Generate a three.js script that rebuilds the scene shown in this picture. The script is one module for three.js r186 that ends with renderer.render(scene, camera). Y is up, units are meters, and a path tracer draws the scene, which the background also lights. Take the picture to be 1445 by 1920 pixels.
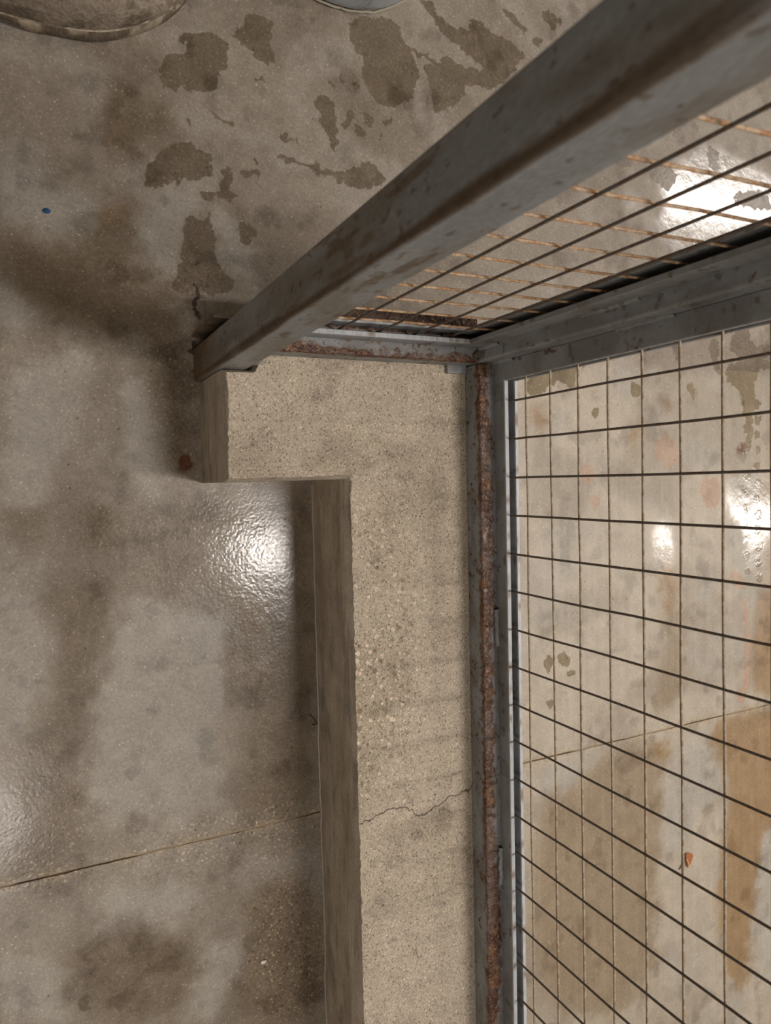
import * as THREE from 'three';
import { RoundedBoxGeometry } from 'three/addons/geometries/RoundedBoxGeometry.js';
import { mergeGeometries, toCreasedNormals } from 'three/addons/utils/BufferGeometryUtils.js';
import { RectAreaLightUniformsLib } from 'three/addons/lights/RectAreaLightUniformsLib.js';

// ---------------------------------------------------------------- camera, exposure, lamps
RectAreaLightUniformsLib.init();
const scene = new THREE.Scene();
scene.background = new THREE.Color(0x000000);
const renderer = new THREE.WebGLRenderer({ antialias: true });
renderer.toneMapping = THREE.LinearToneMapping;
renderer.toneMappingExposure = 2.75;
renderer.shadowMap.enabled = true;

const camera = new THREE.PerspectiveCamera(68.498, 1445 / 1920, 0.02, 40);
{
  const right = new THREE.Vector3(0.903041, 0.4290321, 0.0211758);
  const up = new THREE.Vector3(0.035634, -0.0256943, -0.9990345);
  const back = new THREE.Vector3(-0.4280738, 0.9029237, -0.0384912);
  camera.quaternion.setFromRotationMatrix(new THREE.Matrix4().makeBasis(right, up, back));
  camera.position.set(-0.57423, 1.01037, 0.10349);
  camera.focus = 1.0;
  camera.userData.fStop = 10;
  camera.updateMatrixWorld();
}
const LAMP_COLOR = new THREE.Color(1.0, 0.935, 0.88);
const LAMP_Y = 2.6;
// [x, z, length along x, width, intensity]
const LAMPS = [
  [1.00, 0.43, 1.25, 0.13, 30],
  [3.60, 0.43, 1.25, 0.13, 26],
  [3.60, -1.70, 1.25, 0.13, 26],
  [-1.28, 1.50, 1.25, 0.13, 11],
];

// ---------------------------------------------------------------- helpers
const taken = {};
const numbered = (n) => { const k = (taken[n] = (taken[n] ?? -1) + 1); return k ? n + '_' + String(k).padStart(3, '0') : n; };
function shade(o) { o.traverse((m) => { if (m.isMesh) { m.castShadow = true; m.receiveShadow = true; } }); return o; }
function part(name, geo, mat, parent, label) {
  const m = new THREE.Mesh(geo, mat); m.name = name; m.castShadow = m.receiveShadow = true;
  if (label) m.userData.label = label;
  parent.add(m); return m;
}
function thing(name, label, category, group) {
  const g = new THREE.Group(); g.name = numbered(name); g.userData = { label, category };
  if (group) g.userData.group = group;
  scene.add(g); return g;
}
function structure(name, geo, mat, label, category) {
  const m = new THREE.Mesh(geo, mat); m.name = name; m.castShadow = m.receiveShadow = true;
  m.userData = { kind: 'structure', label, category }; scene.add(m); return m;
}
let seed = 12345;
const rnd = () => { seed = (seed + 0x6d2b79f5) | 0; let t = Math.imul(seed ^ (seed >>> 15), 1 | seed); t = (t + Math.imul(t ^ (t >>> 7), 61 | t)) ^ t; return ((t ^ (t >>> 14)) >>> 0) / 4294967296; };
// lattice noise from a table
const TN = 256, TAB = new Float32Array(TN * TN);
for (let i = 0; i < TN * TN; i++) TAB[i] = rnd();
function vn(x, y) {
  const ix = Math.floor(x), iy = Math.floor(y); let fx = x - ix, fy = y - iy;
  fx = fx * fx * (3 - 2 * fx); fy = fy * fy * (3 - 2 * fy);
  const x0 = ix & 255, x1 = (ix + 1) & 255, y0 = (iy & 255) << 8, y1 = ((iy + 1) & 255) << 8;
  const a = TAB[y0 + x0], b = TAB[y0 + x1], c = TAB[y1 + x0], d = TAB[y1 + x1];
  return a + (b - a) * fx + (c - a) * fy + (a - b - c + d) * fx * fy;
}
const fbm = (x, y, n = 4) => { let s = 0, a = 0.5, t = 0; for (let i = 0; i < n; i++) { s += a * vn(x, y); t += a; x = x * 2.03 + 17.3; y = y * 2.03 + 9.1; a *= 0.5; } return s / t; };
const hash = (x, y) => TAB[((y & 255) << 8) + ((x + 57 * (y >> 8)) & 255)];
const sst = (a, b, x) => { let t = (x - a) / (b - a); t = t < 0 ? 0 : t > 1 ? 1 : t; return t * t * (3 - 2 * t); };
const mixTo = (c, d, t) => { c[0] += (d[0] - c[0]) * t; c[1] += (d[1] - c[1]) * t; c[2] += (d[2] - c[2]) * t; };
// speckle: round grains on a jittered grid; returns [strength 0..1, grain id 0..1]
const GR = [0, 0];
function grain(x, y, cell, radius) {
  const gx = x / cell, gy = y / cell, ix = Math.floor(gx), iy = Math.floor(gy);
  let best = 9, id = 0;
  for (let j = -1; j <= 1; j++) for (let i = -1; i <= 1; i++) {
    const h = hash(ix + i, iy + j), k = hash(ix + i + 91, iy + j + 37);
    const dx = gx - ix - i - h, dy = gy - iy - j - k, r = Math.sqrt(dx * dx + dy * dy) / (0.35 + 0.9 * hash(ix + i + 13, iy + j + 71));
    if (r < best) { best = r; id = hash(ix + i + 151, iy + j + 11); }
  }
  GR[0] = 1 - sst(radius * 0.75, radius, best); GR[1] = id; return GR;
}
// textures: fn(x, y, out) is called for each texel with x, y in metres; out = [r, g, b, roughness, height]; colours are sRGB 0..255
function bake(w, h, x0, x1, y0, y1, fn, { repeat = false } = {}) {
  const col = new Uint8Array(w * h * 4), rou = new Uint8Array(w * h * 4), bmp = new Float32Array(w * h), o = [0, 0, 0, 0, 0];
  for (let j = 0, i = 0; j < h; j++) for (let k = 0; k < w; k++, i++) {
    fn(x0 + (x1 - x0) * (k + 0.5) / w, y0 + (y1 - y0) * (j + 0.5) / h, o);
    for (let c = 0; c < 3; c++) col[i * 4 + c] = o[c] < 0 ? 0 : o[c] > 255 ? 255 : o[c];
    col[i * 4 + 3] = 255;
    const r = Math.max(0.03, Math.min(1, o[3])) * 255; rou[i * 4] = rou[i * 4 + 1] = rou[i * 4 + 2] = r; rou[i * 4 + 3] = 255;
    bmp[i] = o[4];
  }
  const mk = (d, f, t, srgb) => { const x = new THREE.DataTexture(d, w, h, f, t); x.magFilter = THREE.LinearFilter; x.minFilter = THREE.LinearFilter; x.wrapS = x.wrapT = repeat ? THREE.RepeatWrapping : THREE.ClampToEdgeWrapping; if (srgb) x.colorSpace = THREE.SRGBColorSpace; x.needsUpdate = true; return x; };
  const map = mk(col, THREE.RGBAFormat, THREE.UnsignedByteType, true), roughnessMap = mk(rou, THREE.RGBAFormat, THREE.UnsignedByteType), bumpMap = mk(bmp, THREE.RedFormat, THREE.FloatType);
  return { map, roughnessMap, bumpMap };
}
const matOf = (t, extra = {}) => new THREE.MeshStandardMaterial({ color: 0xffffff, roughness: 1, metalness: 0, ...t, bumpScale: 1, ...extra });
// give a geometry uv by a function of position and face normal
function uvBy(geo, fn) {
  const g = geo.index ? geo.toNonIndexed() : geo, p = g.attributes.position, uv = new Float32Array(p.count * 2), a = new THREE.Vector3(), b = new THREE.Vector3(), c = new THREE.Vector3(), n = new THREE.Vector3();
  for (let i = 0; i < p.count; i += 3) {
    a.fromBufferAttribute(p, i); b.fromBufferAttribute(p, i + 1); c.fromBufferAttribute(p, i + 2);
    n.subVectors(b, a).cross(c.clone().sub(a)).normalize();
    [a, b, c].forEach((v, k) => { const t = fn(v, n); uv[(i + k) * 2] = t[0]; uv[(i + k) * 2 + 1] = t[1]; });
  }
  g.setAttribute('uv', new THREE.BufferAttribute(uv, 2)); return g;
}
// uv in metres, chosen by the face's main direction
const uvBox = (geo, s = 1, ox = 0, oy = 0) => uvBy(geo, (v, n) => {
  const ax = Math.abs(n.x), ay = Math.abs(n.y), az = Math.abs(n.z);
  return ay > ax && ay > az ? [v.x * s + ox, v.z * s + oy] : ax > az ? [v.z * s + ox, v.y * s + oy] : [v.x * s + ox, v.y * s + oy];
});
function box(x0, x1, y0, y1, z0, z1, r = 0.001, seg = 2) {
  const g = new RoundedBoxGeometry(x1 - x0, y1 - y0, z1 - z0, seg, r); g.translate((x0 + x1) / 2, (y0 + y1) / 2, (z0 + z1) / 2); return g;
}

// ---------------------------------------------------------------- stains seen on the floor, outlines in millimetres on the ground (x, z, x, z ...)
// W wet mark, S damp zone, L pale patch, mostly dried, O ochre stain, P pinkish stain, G standing water film, A worn spot with bare aggregate, R rust mark
const STAINS = {W:[[-378,-482,-351,-494,-327,-495,-308,-480,-319,-459,-322,-440,-341,-413,-358,-413,-377,-416,-389,-412,-403,-404,-401,-451,-387,-463,-364,-457,-366,-468],
[-291,-526,-286,-534,-268,-539,-252,-530,-250,-509,-257,-497,-251,-484,-251,-474,-259,-466,-274,-479,-287,-486,-304,-491,-304,-496,-294,-511],
[-146,-556,-63,-583,-58,-558,-43,-538,-28,-525,-27,-506,-30,-478,-48,-456,-76,-447,-99,-454,-116,-480,-118,-513,-138,-534,-129,-542],
[-185,-445,-168,-444,-158,-427,-157,-396,-162,-370,-169,-371,-170,-384,-184,-399,-184,-417,-190,-424],
[-171,-467,-165,-467,-154,-456,-163,-455],
[-156,-478,-144,-480,-145,-471,-152,-470],
[-135,-468,-128,-477,-118,-464,-125,-459],
[-146,-419,-138,-436,-133,-437,-138,-408,-146,-401,-150,-408],
[-122,-433,-106,-434,-99,-423,-102,-410,-109,-410,-118,-422],
[-129,-418,-121,-411,-109,-400,-130,-396,-134,-406],
[-89,-434,-79,-426,-73,-441,-70,-428,-79,-421,-88,-424],
[-94,-410,-90,-411,-83,-403,-93,-398],
[-241,-383,-233,-383,-228,-371,-231,-365,-242,-370],
[-228,-375,-217,-380,-216,-373,-225,-369],
[-252,-355,-231,-348,-193,-344,-192,-352,-184,-348,-185,-339,-182,-343,-148,-342,-119,-355,-124,-362,-116,-362,-99,-356,-76,-345,-90,-334,-105,-332,-124,-321,-155,-327,-180,-333,-188,-332,-193,-340,-234,-344,-247,-348],
[-304,-322,-289,-322,-271,-324,-273,-315,-287,-316,-293,-310,-303,-313],
[-286,-343,-278,-343,-277,-333,-283,-330],
[-278,-308,-270,-308,-272,-302,-278,-301],
[-328,-320,-314,-325,-314,-301,-320,-290,-300,-290,-303,-280,-318,-278,-335,-281,-348,-275,-360,-287,-338,-285,-326,-292],
[-304,-256,-288,-256,-280,-246,-282,-234,-292,-221,-305,-221,-306,-236],
[-376,-246,-365,-251,-348,-252,-344,-265,-342,-265,-342,-251,-334,-238,-338,-232,-338,-200,-326,-182,-314,-176,-314,-154,-397,-146,-396,-170,-387,-181,-380,-203,-378,-222],
[-424,-308,-405,-329,-382,-343,-360,-346,-336,-334,-339,-316,-350,-299,-371,-304,-385,-294,-400,-283,-425,-277],
[-351,-397,-339,-392,-325,-386,-305,-382,-308,-377,-325,-381,-347,-392],
[-370,-379,-360,-377,-362,-370,-369,-371],
[-283,-454,-260,-445,-265,-441,-281,-446],
[-234,-430,-229,-429,-228,-423,-232,-422],
[-129,-447,-120,-445,-120,-440,-127,-441],
[-63,-416,-54,-420,-55,-414,-61,-413],
[-244,-471,-236,-474,-237,-466,-241,-465],
[-7,-613,9,-606,29,-590,70,-590,56,-600,77,-609,109,-598,148,-586,174,-574,129,-528,100,-505,72,-508,55,-510,54,-490,26,-464,6,-454,0,-459,-6,-495,-17,-512,-16,-524,8,-524,8,-534,31,-542,48,-532,90,-536,104,-533,76,-544,49,-561,29,-573,-1,-589],
[120,-642,142,-638,179,-611,164,-610,142,-623,124,-634],
[202,-653,225,-658,248,-648,225,-624,209,-639],
[-50,-544,14,-530,8,-524,-44,-538],
[-30,-613,3,-621,3,-604,-17,-605],
[182,-606,209,-609,201,-595,186,-600],
[-543,745,-524,748,-527,765,-538,770],
[156,-63,207,-75,255,-88,266,-91,262,-40,250,-49,240,-59,221,-57,202,-50,188,-32,166,-28],
[378,-61,407,-64,407,-42,396,-38,384,-44],
[294,-8,308,-16,315,-8,311,4,303,4],
[309,9,315,10,313,16],
[576,-146,588,-152,600,-144,600,-108,609,-98,604,-78,588,-94,583,-117,574,-129],
[519,-71,535,-68,542,-46,537,-29,524,-52],
[623,-142,643,-174,682,-186,682,-146,721,-148,744,-153,744,-128,672,-114,647,-127],
[618,-108,744,-125,744,-104,716,-103,696,-68,698,-51,701,-37,691,-9,693,8,691,46,666,73,671,46,681,5,657,-53,637,-69,621,-75],
[276,-89,282,-95,313,-100,293,-93,278,-83],
[482,-144,495,-148,502,-103,495,-99],
[188,415,197,392,210,403,208,418,195,428],
[218,398,236,395,248,407,236,421,221,416],
[236,430,259,427,259,442,236,436],
[196,473,209,472,209,490,198,489],
[226,462,235,464,231,477],
[333,308,343,308,339,320],
[579,-506,601,-502,606,-459,617,-478,614,-468,595,-457,574,-462,579,-472,571,-490],
[645,-432,731,-444,745,-410,725,-408,688,-406,642,-408],
[485,-505,501,-522,516,-516,521,-496,506,-486],
[420,-430,442,-450,500,-448,490,-417,477,-402],
[666,-53,681,-55,684,-47,681,-37,668,-36,664,-46],
[697,-42,712,-44,715,-36,712,-26,699,-25,695,-34],
[669,-23,684,-25,687,-17,684,-7,671,-6,667,-16],
[700,-12,715,-13,718,-5,715,5,702,6,698,-4],
[666,7,681,5,684,14,681,23,668,24,664,14],
[697,19,712,17,715,25,712,35,699,36,695,26],
[700,49,715,48,718,56,715,66,702,66,698,57],
[697,79,712,78,715,86,712,96,698,97,694,87],
[669,97,684,96,686,104,684,114,671,115,667,105],
[700,110,715,109,718,117,714,127,701,127,697,118],
[666,128,680,126,683,135,680,144,668,145,664,135],
[696,140,711,139,714,148,711,158,698,158,694,148],
[668,158,683,157,686,165,683,175,670,175,666,166],
[699,171,714,170,717,179,714,188,701,189,697,179],
[665,188,680,187,683,196,680,205,667,206,663,196],
[696,202,711,201,714,209,711,219,698,219,694,209],
[668,219,683,218,686,226,683,236,670,236,666,226],
[699,232,714,232,717,240,714,250,701,250,697,240],
[665,249,680,248,683,257,680,266,667,266,663,256],
[696,263,711,262,714,271,711,281,698,280,694,270],
[668,280,683,279,686,288,683,297,670,297,666,287],
[699,294,714,294,717,302,714,312,701,312,697,302]],S:[[-593,-214,-557,-209,-542,-196,-520,-196,-503,-210,-492,-226,-465,-243,-447,-259,-439,-249,-444,-222,-441,-195,-440,-166,-389,-167,-391,-87,-499,-81,-539,-110,-558,-130,-595,-158],
[-459,-412,-426,-391,-391,-375,-392,-348,-428,-328,-458,-314,-470,-326,-471,-360],
[-570,222,-546,218,-480,199,-481,247,-487,295,-506,317,-501,348,-523,405,-527,449,-540,519,-534,554,-606,566,-604,505,-592,452,-571,385,-558,358,-550,318,-550,276,-554,246,-567,235],
[-323,261,-273,239,-254,164,-234,98,-206,99,-205,591,-332,564,-313,472,-336,370],
[-605,128,-575,126,-541,145,-550,162,-606,159],
[-526,108,-477,124,-455,158,-485,186,-529,175],
[-543,659,-402,705,-394,745,-400,827,-544,779,-549,699],
[-319,638,-205,686,-203,893,-350,844,-329,765],
[-579,431,-530,439,-519,515,-558,573,-622,580,-596,484],
[287,606,336,576,394,580,428,579,462,618,453,663,443,794,431,1092,145,998,173,639,233,636],
[448,301,509,306,518,346,499,471,490,529,428,533,437,482,464,400],
[375,15,408,12,407,91,383,78],
[742,-114,825,-119,825,313,670,315,720,200],
[-428,-99,-367,-113,-373,23,-375,85,-395,85,-408,64,-421,-16]],L:[[-444,-228,-417,-270,-373,-294,-349,-275,-347,-261,-372,-251,-379,-225,-381,-190,-388,-174,-411,-167,-437,-176,-440,-207],
[-337,-242,-344,-269,-302,-256,-305,-227,-282,-220,-283,-177,-323,-180,-337,-200],
[-590,-293,-534,-264,-497,-265,-464,-252,-494,-226,-505,-212,-520,-200,-542,-198,-557,-211,-593,-217],
[-602,-161,-584,-148,-560,-125,-561,-100,-569,-76,-606,-74],
[-599,-47,-548,-61,-527,-66,-494,-75,-492,-49,-505,-23,-510,6,-520,44,-547,60,-549,121,-605,126],
[-445,-47,-424,-44,-421,-16,-419,24,-411,74,-406,105,-445,124,-462,64,-468,5,-454,-25],  // smooth grey patch, simply lighter than the floor around
[-619,235,-570,222,-571,233,-554,249,-550,282,-551,320,-559,358,-574,388,-600,404,-626,405],
[-481,247,-464,239,-417,253,-337,289,-339,369,-360,431,-344,532,-396,550,-518,524,-527,449,-523,405,-501,348,-494,306,-486,295],
[-516,442,-352,471,-340,492,-356,511,-373,539,-432,533,-516,514,-534,482],
[-427,540,-403,542,-396,556,-407,562,-424,553],
[-394,754,-372,720,-334,728,-329,765,-349,797,-362,803,-366,821,-381,826,-396,811],
[-625,656,-562,680,-550,728,-544,779,-628,751],
[-470,796,-447,801,-444,812,-473,803],
[-514,608,-406,623,-376,655,-407,685,-516,661],
[503,571,576,614,610,651,624,696,585,723,524,744,506,774,470,800,447,795,453,712,458,647,471,620],
[703,848,742,791,825,809,825,1223,718,1187],
[170,587,280,576,328,575,280,607,233,632,177,628],
[14,-516,34,-522,48,-511,40,-487,20,-486]],O:[[689,425,694,415,710,321,825,330,825,557,720,535,689,524,684,477],
[572,569,743,563,825,565,825,809,742,791,703,848,666,1170,593,1004,594,846,609,791,629,732,610,651,576,611],
[428,586,458,581,471,606,449,622,432,609],
[644,524,659,526,656,547,647,539],
[392,742,402,745,400,757,394,756],
[-457,-409,-455,-407,-464,-375,-469,-352,-464,-316,-460,-327,-464,-348,-460,-375],
[-490,-227,-465,-250,-445,-262,-448,-241,-465,-232,-482,-221],
[440,265,496,249,491,354,465,352],
[383,25,408,21,408,47,387,47],
[451,-43,486,-41,477,-18,451,-24],
[166,-11,198,-18,205,15,169,30]],P:[[438,40,455,27,485,29,498,46,498,69,485,88,467,85,450,75,439,62],
[273,80,287,77,304,84,304,105,290,112,275,109],
[288,132,302,129,313,136,313,151,301,158,290,150],
[306,120,314,119,314,127,308,128],
[372,125,380,124,382,135,374,136],
[547,119,566,103,603,107,605,147,588,170,565,156,552,142],
[296,-47,312,-49,308,-39,298,-38],
[660,318,680,354,684,424,679,522,669,542,654,547,649,525,664,513,674,423],
[621,280,665,297,670,325,636,316]],G:[[432,171,453,166,475,182,492,229,483,271,465,302,448,301,431,245,429,203],
[317,176,329,178,326,204,317,195],
[617,100,646,104,671,128,744,105,825,114,825,222,710,210,670,204,626,189,612,144],
[666,94,721,95,720,305,675,302],
[420,-430,442,-450,500,-448,537,-491,590,-508,645,-490,745,-466,822,-478,822,-330,484,-297,453,-316,446,-348,484,-399],
[363,-444,377,-429,388,-395,407,-397,404,-337,383,-333,376,-357,362,-409],
[414,-338,426,-347,439,-342,436,-328,414,-328]],A:[[-597,587,-545,582,-474,564,-427,559,-373,558,-310,552,-260,543,-212,556,-217,622,-246,639,-327,603,-375,618,-411,618,-437,599,-519,595,-559,608,-585,613],
[-325,636,-205,672,-203,893,-318,855],
[-540,443,-510,502,-522,529,-558,573,-597,581,-622,575,-621,564,-570,541],
[-428,-99,-367,-119,-373,23,-375,85,-396,113,-408,64,-421,-16],
[-503,-23,-478,-14,-492,64,-520,54],
[-565,-60,-527,-62,-535,-31,-566,-38],
[-400,-187,-376,-199,-356,-201,-348,-182,-358,-120,-373,-119]],R:[[646,60,661,37,673,37,671,53,656,68],
[-390,50,-376,62,-379,79,-389,85,-395,85],
[-400,99,-393,103,-395,113,-399,109]],H:[[-454,124,-372,86,-231,88,-227,337,-325,326,-417,253,-462,179],
[-654,384,-600,392,-563,381,-571,456,-557,515,-534,584,-559,653,-664,624]],D:[[-368,-169,-364,-169,-361,-146,-363,-111,-366,-109,-367,-141],
[-345,-198,-344,-194,-347,-171,-352,-152,-355,-154,-349,-175],
[-367,-197,-362,-200,-364,-190,-369,-180],
[-373,-95,-367,-91,-366,-71,-369,-42,-373,-46,-371,-66,-373,-78],
[-382,-60,-378,-58,-381,-50]]};
const FX0 = -0.75, FX1 = 1.15, FZ0 = -0.80, FZ1 = 1.35;
const jointZ = (x) => 0.5719 - 0.0185 * x;
// rasterise one class into a float mask of 2 mm cells, softened by blurring
const MW = 950, MH = 1075;
function mask(cls, blur) {
  const cv = document.createElement('canvas'); cv.width = MW; cv.height = MH;
  const c = cv.getContext('2d'); c.fillStyle = '#000'; c.fillRect(0, 0, MW, MH); c.fillStyle = '#fff';
  for (const p of STAINS[cls]) {
    c.beginPath();
    const n = p.length / 2, X = (i) => (p[(i % n) * 2] / 1000 - FX0) / (FX1 - FX0) * MW, Y = (i) => (p[(i % n) * 2 + 1] / 1000 - FZ0) / (FZ1 - FZ0) * MH;
    c.moveTo((X(0) + X(1)) / 2, (Y(0) + Y(1)) / 2);
    for (let i = 1; i <= n; i++) c.quadraticCurveTo(X(i), Y(i), (X(i) + X(i + 1)) / 2, (Y(i) + Y(i + 1)) / 2);
    c.fill();
  }
  const d = c.getImageData(0, 0, MW, MH).data; let a = new Float32Array(MW * MH), b = new Float32Array(MW * MH);
  for (let i = 0; i < a.length; i++) a[i] = d[i * 4] / 255;
  const run = (src, dst, W, H, sx, sy, r) => { for (let y = 0; y < H; y++) { let s = 0; for (let x = -r; x <= r; x++) s += src[Math.min(Math.max(x, 0), W - 1) * sx + y * sy]; for (let x = 0; x < W; x++) { dst[x * sx + y * sy] = s / (2 * r + 1); s += src[Math.min(x + r + 1, W - 1) * sx + y * sy] - src[Math.max(x - r, 0) * sx + y * sy]; } } };
  for (let k = 0; k < 2 && blur > 0; k++) { run(a, b, MW, MH, 1, MW, blur); run(b, a, MH, MW, MW, 1, blur); }
  return (x, z) => {
    const u = (x - FX0) / (FX1 - FX0) * MW - 0.5, v = (z - FZ0) / (FZ1 - FZ0) * MH - 0.5, ix = Math.min(Math.max(Math.floor(u), 0), MW - 2), iy = Math.min(Math.max(Math.floor(v), 0), MH - 2);
    const fx = Math.min(Math.max(u - ix, 0), 1), fy = Math.min(Math.max(v - iy, 0), 1), i = iy * MW + ix;
    return (a[i] * (1 - fx) + a[i + 1] * fx) * (1 - fy) + (a[i + MW] * (1 - fx) + a[i + MW + 1] * fx) * fy;
  };
}
const mW = mask('W', 1), mS = mask('S', 7), mL = mask('L', 4), mO = mask('O', 4), mP = mask('P', 2), mG = mask('G', 12), mA = mask('A', 12), mR = mask('R', 3), mH = mask('H', 26), mD = mask('D', 1);

// floor concrete: trowelled grey-beige cement paste with sand grains, the stains above it
const cc = [0, 0, 0];
// slow fields and soft stain zones are computed once on a 2 mm grid
const GF = 11, GRID = new Float32Array(MW * MH * GF), FV = new Float32Array(GF);
for (let j = 0, p = 0; j < MH; j++) for (let i = 0; i < MW; i++, p += GF) {
  const x = FX0 + (FX1 - FX0) * (i + 0.5) / MW, z = FZ0 + (FZ1 - FZ0) * (j + 0.5) / MH, a = fbm(x * 45, z * 45 + 7, 3), c = fbm(x * 45 + 30, z * 45, 3);
  const sx = x + (a - 0.5) * 0.03, sz = z + (c - 0.5) * 0.03;
  GRID[p] = fbm(x * 9 + 3, z * 9, 4); GRID[p + 1] = a; GRID[p + 2] = fbm(x * 14 + 50, z * 14 + 20, 4); GRID[p + 3] = fbm(x * 30 + 11, z * 30 + 4, 4); GRID[p + 4] = fbm(x * 70 + 9, z * 70, 2);
  GRID[p + 5] = mS(sx, sz); GRID[p + 6] = mL(sx, sz); GRID[p + 7] = mO(sx, sz); GRID[p + 8] = mA(sx, sz); GRID[p + 9] = mH(sx, sz); GRID[p + 10] = sst(-0.02, 0.06, x) * sst(-0.12, -0.07, z);
}
function fields(x, z) {
  const u = (x - FX0) / (FX1 - FX0) * MW - 0.5, v = (z - FZ0) / (FZ1 - FZ0) * MH - 0.5, ix = Math.min(Math.max(Math.floor(u), 0), MW - 2), iy = Math.min(Math.max(Math.floor(v), 0), MH - 2);
  const fx = Math.min(Math.max(u - ix, 0), 1), fy = Math.min(Math.max(v - iy, 0), 1), p = (iy * MW + ix) * GF, q = p + MW * GF, a = (1 - fx) * (1 - fy), c = fx * (1 - fy), d = (1 - fx) * fy, e = fx * fy;
  for (let k = 0; k < GF; k++) FV[k] = GRID[p + k] * a + GRID[p + GF + k] * c + GRID[q + k] * d + GRID[q + GF + k] * e;
}
function floorTexel(x, z, o) {
  fields(x, z);
  const pen = FV[10], n1 = FV[0], n2 = FV[1], n14 = FV[2], n30 = FV[3], calm = FV[4], S = FV[5], L = FV[6], O = FV[7], A = FV[8], H = FV[9] * (1 - pen);
  const n3 = vn(x * 420, z * 420), n4 = vn(x * 900 + 5, z * 900);
  const wx = x + (vn(x * 120, z * 120) - 0.5) * 0.009 + (vn(x * 330, z * 330 + 40) - 0.5) * 0.004, wz = z + (vn(x * 120 + 71, z * 120) - 0.5) * 0.009 + (vn(x * 330 + 31, z * 330) - 0.5) * 0.004;
  const W = sst(0.35, 0.62, mW(wx, wz)), P = sst(0.3, 0.6, mP(wx, wz)), R = sst(0.2, 0.7, mR(wx, wz));
  const gw = mG(wx, wz), G = sst(0.12, 0.8, gw) * (1 - W * 0.85);
  cc[0] = 152; cc[1] = 141; cc[2] = 127;
  if (pen > 0) mixTo(cc, [180, 169, 152], pen);
  mixTo(cc, [133, 121, 106], sst(0.42, 0.66, n1) * (0.75 - 0.35 * pen));
  mixTo(cc, [170, 163, 153], sst(0.55, 0.72, n14) * 0.45);
  mixTo(cc, [172, 165, 154], L * 0.85);
  mixTo(cc, pen > 0.5 ? [146, 128, 104] : [116, 101, 82], S * 0.75);
  mixTo(cc, [143, 111, 72], O * (pen > 0.5 ? 0.65 : 0.5));
  mixTo(cc, [178, 144, 120], P * 0.65);
  mixTo(cc, pen > 0.5 ? [134, 120, 96] : [109, 96, 79], W * 0.8);
  mixTo(cc, [92, 48, 28], R * 0.8);
  // brushed streaks along z in the pen, faint dark smears
  const st = (vn(x * 160, z * 9) - 0.5) * 7 * pen, sm = sst(0.58, 0.78, n30) * 18;
  let v = (n3 - 0.5) * (16 - 6 * pen) + (n4 - 0.5) * (15 - 6 * pen) + (n2 - 0.5) * 20 + st - sm;
  let h = (n3 - 0.5) * 0.00010 + (n2 - 0.5) * 0.0006 + (n4 - 0.5) * 0.00005;
  // sand grains
  grain(x, z, 0.0042, 0.20); if (GR[0] > 0 && GR[1] > 0.55 - A * 0.35) { const up = GR[1] > 0.72 ? 1 : -0.8; v += GR[0] * up * (28 + 24 * A) * (GR[1] > 0.93 ? 1.7 : 0.8); h += GR[0] * 0.00012 * up; }
  if (A > 0.05) { grain(x + 0.4, z, 0.0050, 0.34); if (GR[0] > 0) { v += GR[0] * A * (GR[1] - 0.45) * 95; h += GR[0] * A * 0.0005 * (GR[1] - 0.4); cc[0] += 8 * A * GR[0]; cc[2] -= 8 * A * GR[0]; } h -= A * 0.0003 * n3; }
  // pits
  const D = sst(0.25, 0.6, mD(wx, wz)); if (D > 0) { mixTo(cc, [62, 50, 38], D * 0.85); h -= D * 0.0008; }
  grain(x + 3.1, z + 1.7, 0.037, 0.035); if (GR[0] > 0 && GR[1] > 0.82) { v -= GR[0] * 40; h -= GR[0] * 0.0005; }
  // crumbled strip along the joint
  if (pen < 0.5) grain(x + 5.3, z + 8.1, 0.0068, 0.11); else GR[0] = 0; if (GR[0] > 0 && GR[1] > 0.7) { v += GR[0] * (20 + 150 * (GR[1] - 0.7)); h += GR[0] * 0.0002; }  // white specks painted for the sparkle of wet grains
  const jd = Math.abs(z - jointZ(x)), jc = sst(0.012, 0.002, jd + (n2 - 0.5) * 0.012);
  if (jc > 0) { mixTo(cc, [176, 158, 130], jc * 0.55 * sst(0.3, 0.6, vn(x * 60, z * 60))); v += jc * (n4 - 0.5) * 40; h -= jc * 0.0004 * n3; }
  o[0] = cc[0] + v; o[1] = cc[1] + v * 0.98; o[2] = cc[2] + v * 0.92;
  // film of water: smoother where it stands
  const damp = Math.min(1, S * 0.9 + W * 0.8 + O * 0.6 * pen);
  let r = 0.62 - 0.17 * damp - 0.12 * (1 - L) * (1 - pen) + (n3 - 0.5) * 0.1 - 0.12 * pen;
  r += (0.14 + 0.04 * n3 - r) * G; r += (0.13 + 0.04 * n3 - r) * Math.min(1, H * 1.15); r += (0.14 - r) * W * pen * 0.8; r += 0.1 * A * (1 - G);
  o[3] = r;
  const ripple = G > 0 ? fbm(x * 300 + 9, z * 300, 3) : 0.5;
  const fine = H > 0 ? vn(x * 390 + 3, z * 390) + 0.3 * vn(x * 640, z * 640 + 9) : 0.65;
  o[4] = h * (1 - 0.8 * Math.max(G, H)) + G * ((ripple - 0.5) * 0.00006 + (calm - 0.5) * 0.00016) + H * ((fine - 0.65) * 0.00010 + (calm - 0.5) * 0.00005) + W * 0.0001;
}
const FW = 2048;
function slabMaterial(z0, z1, w) {
  return matOf(bake(w, Math.round(w * (z1 - z0) / (FX1 - FX0)), FX0, FX1, z0, z1, floorTexel));
}
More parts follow.
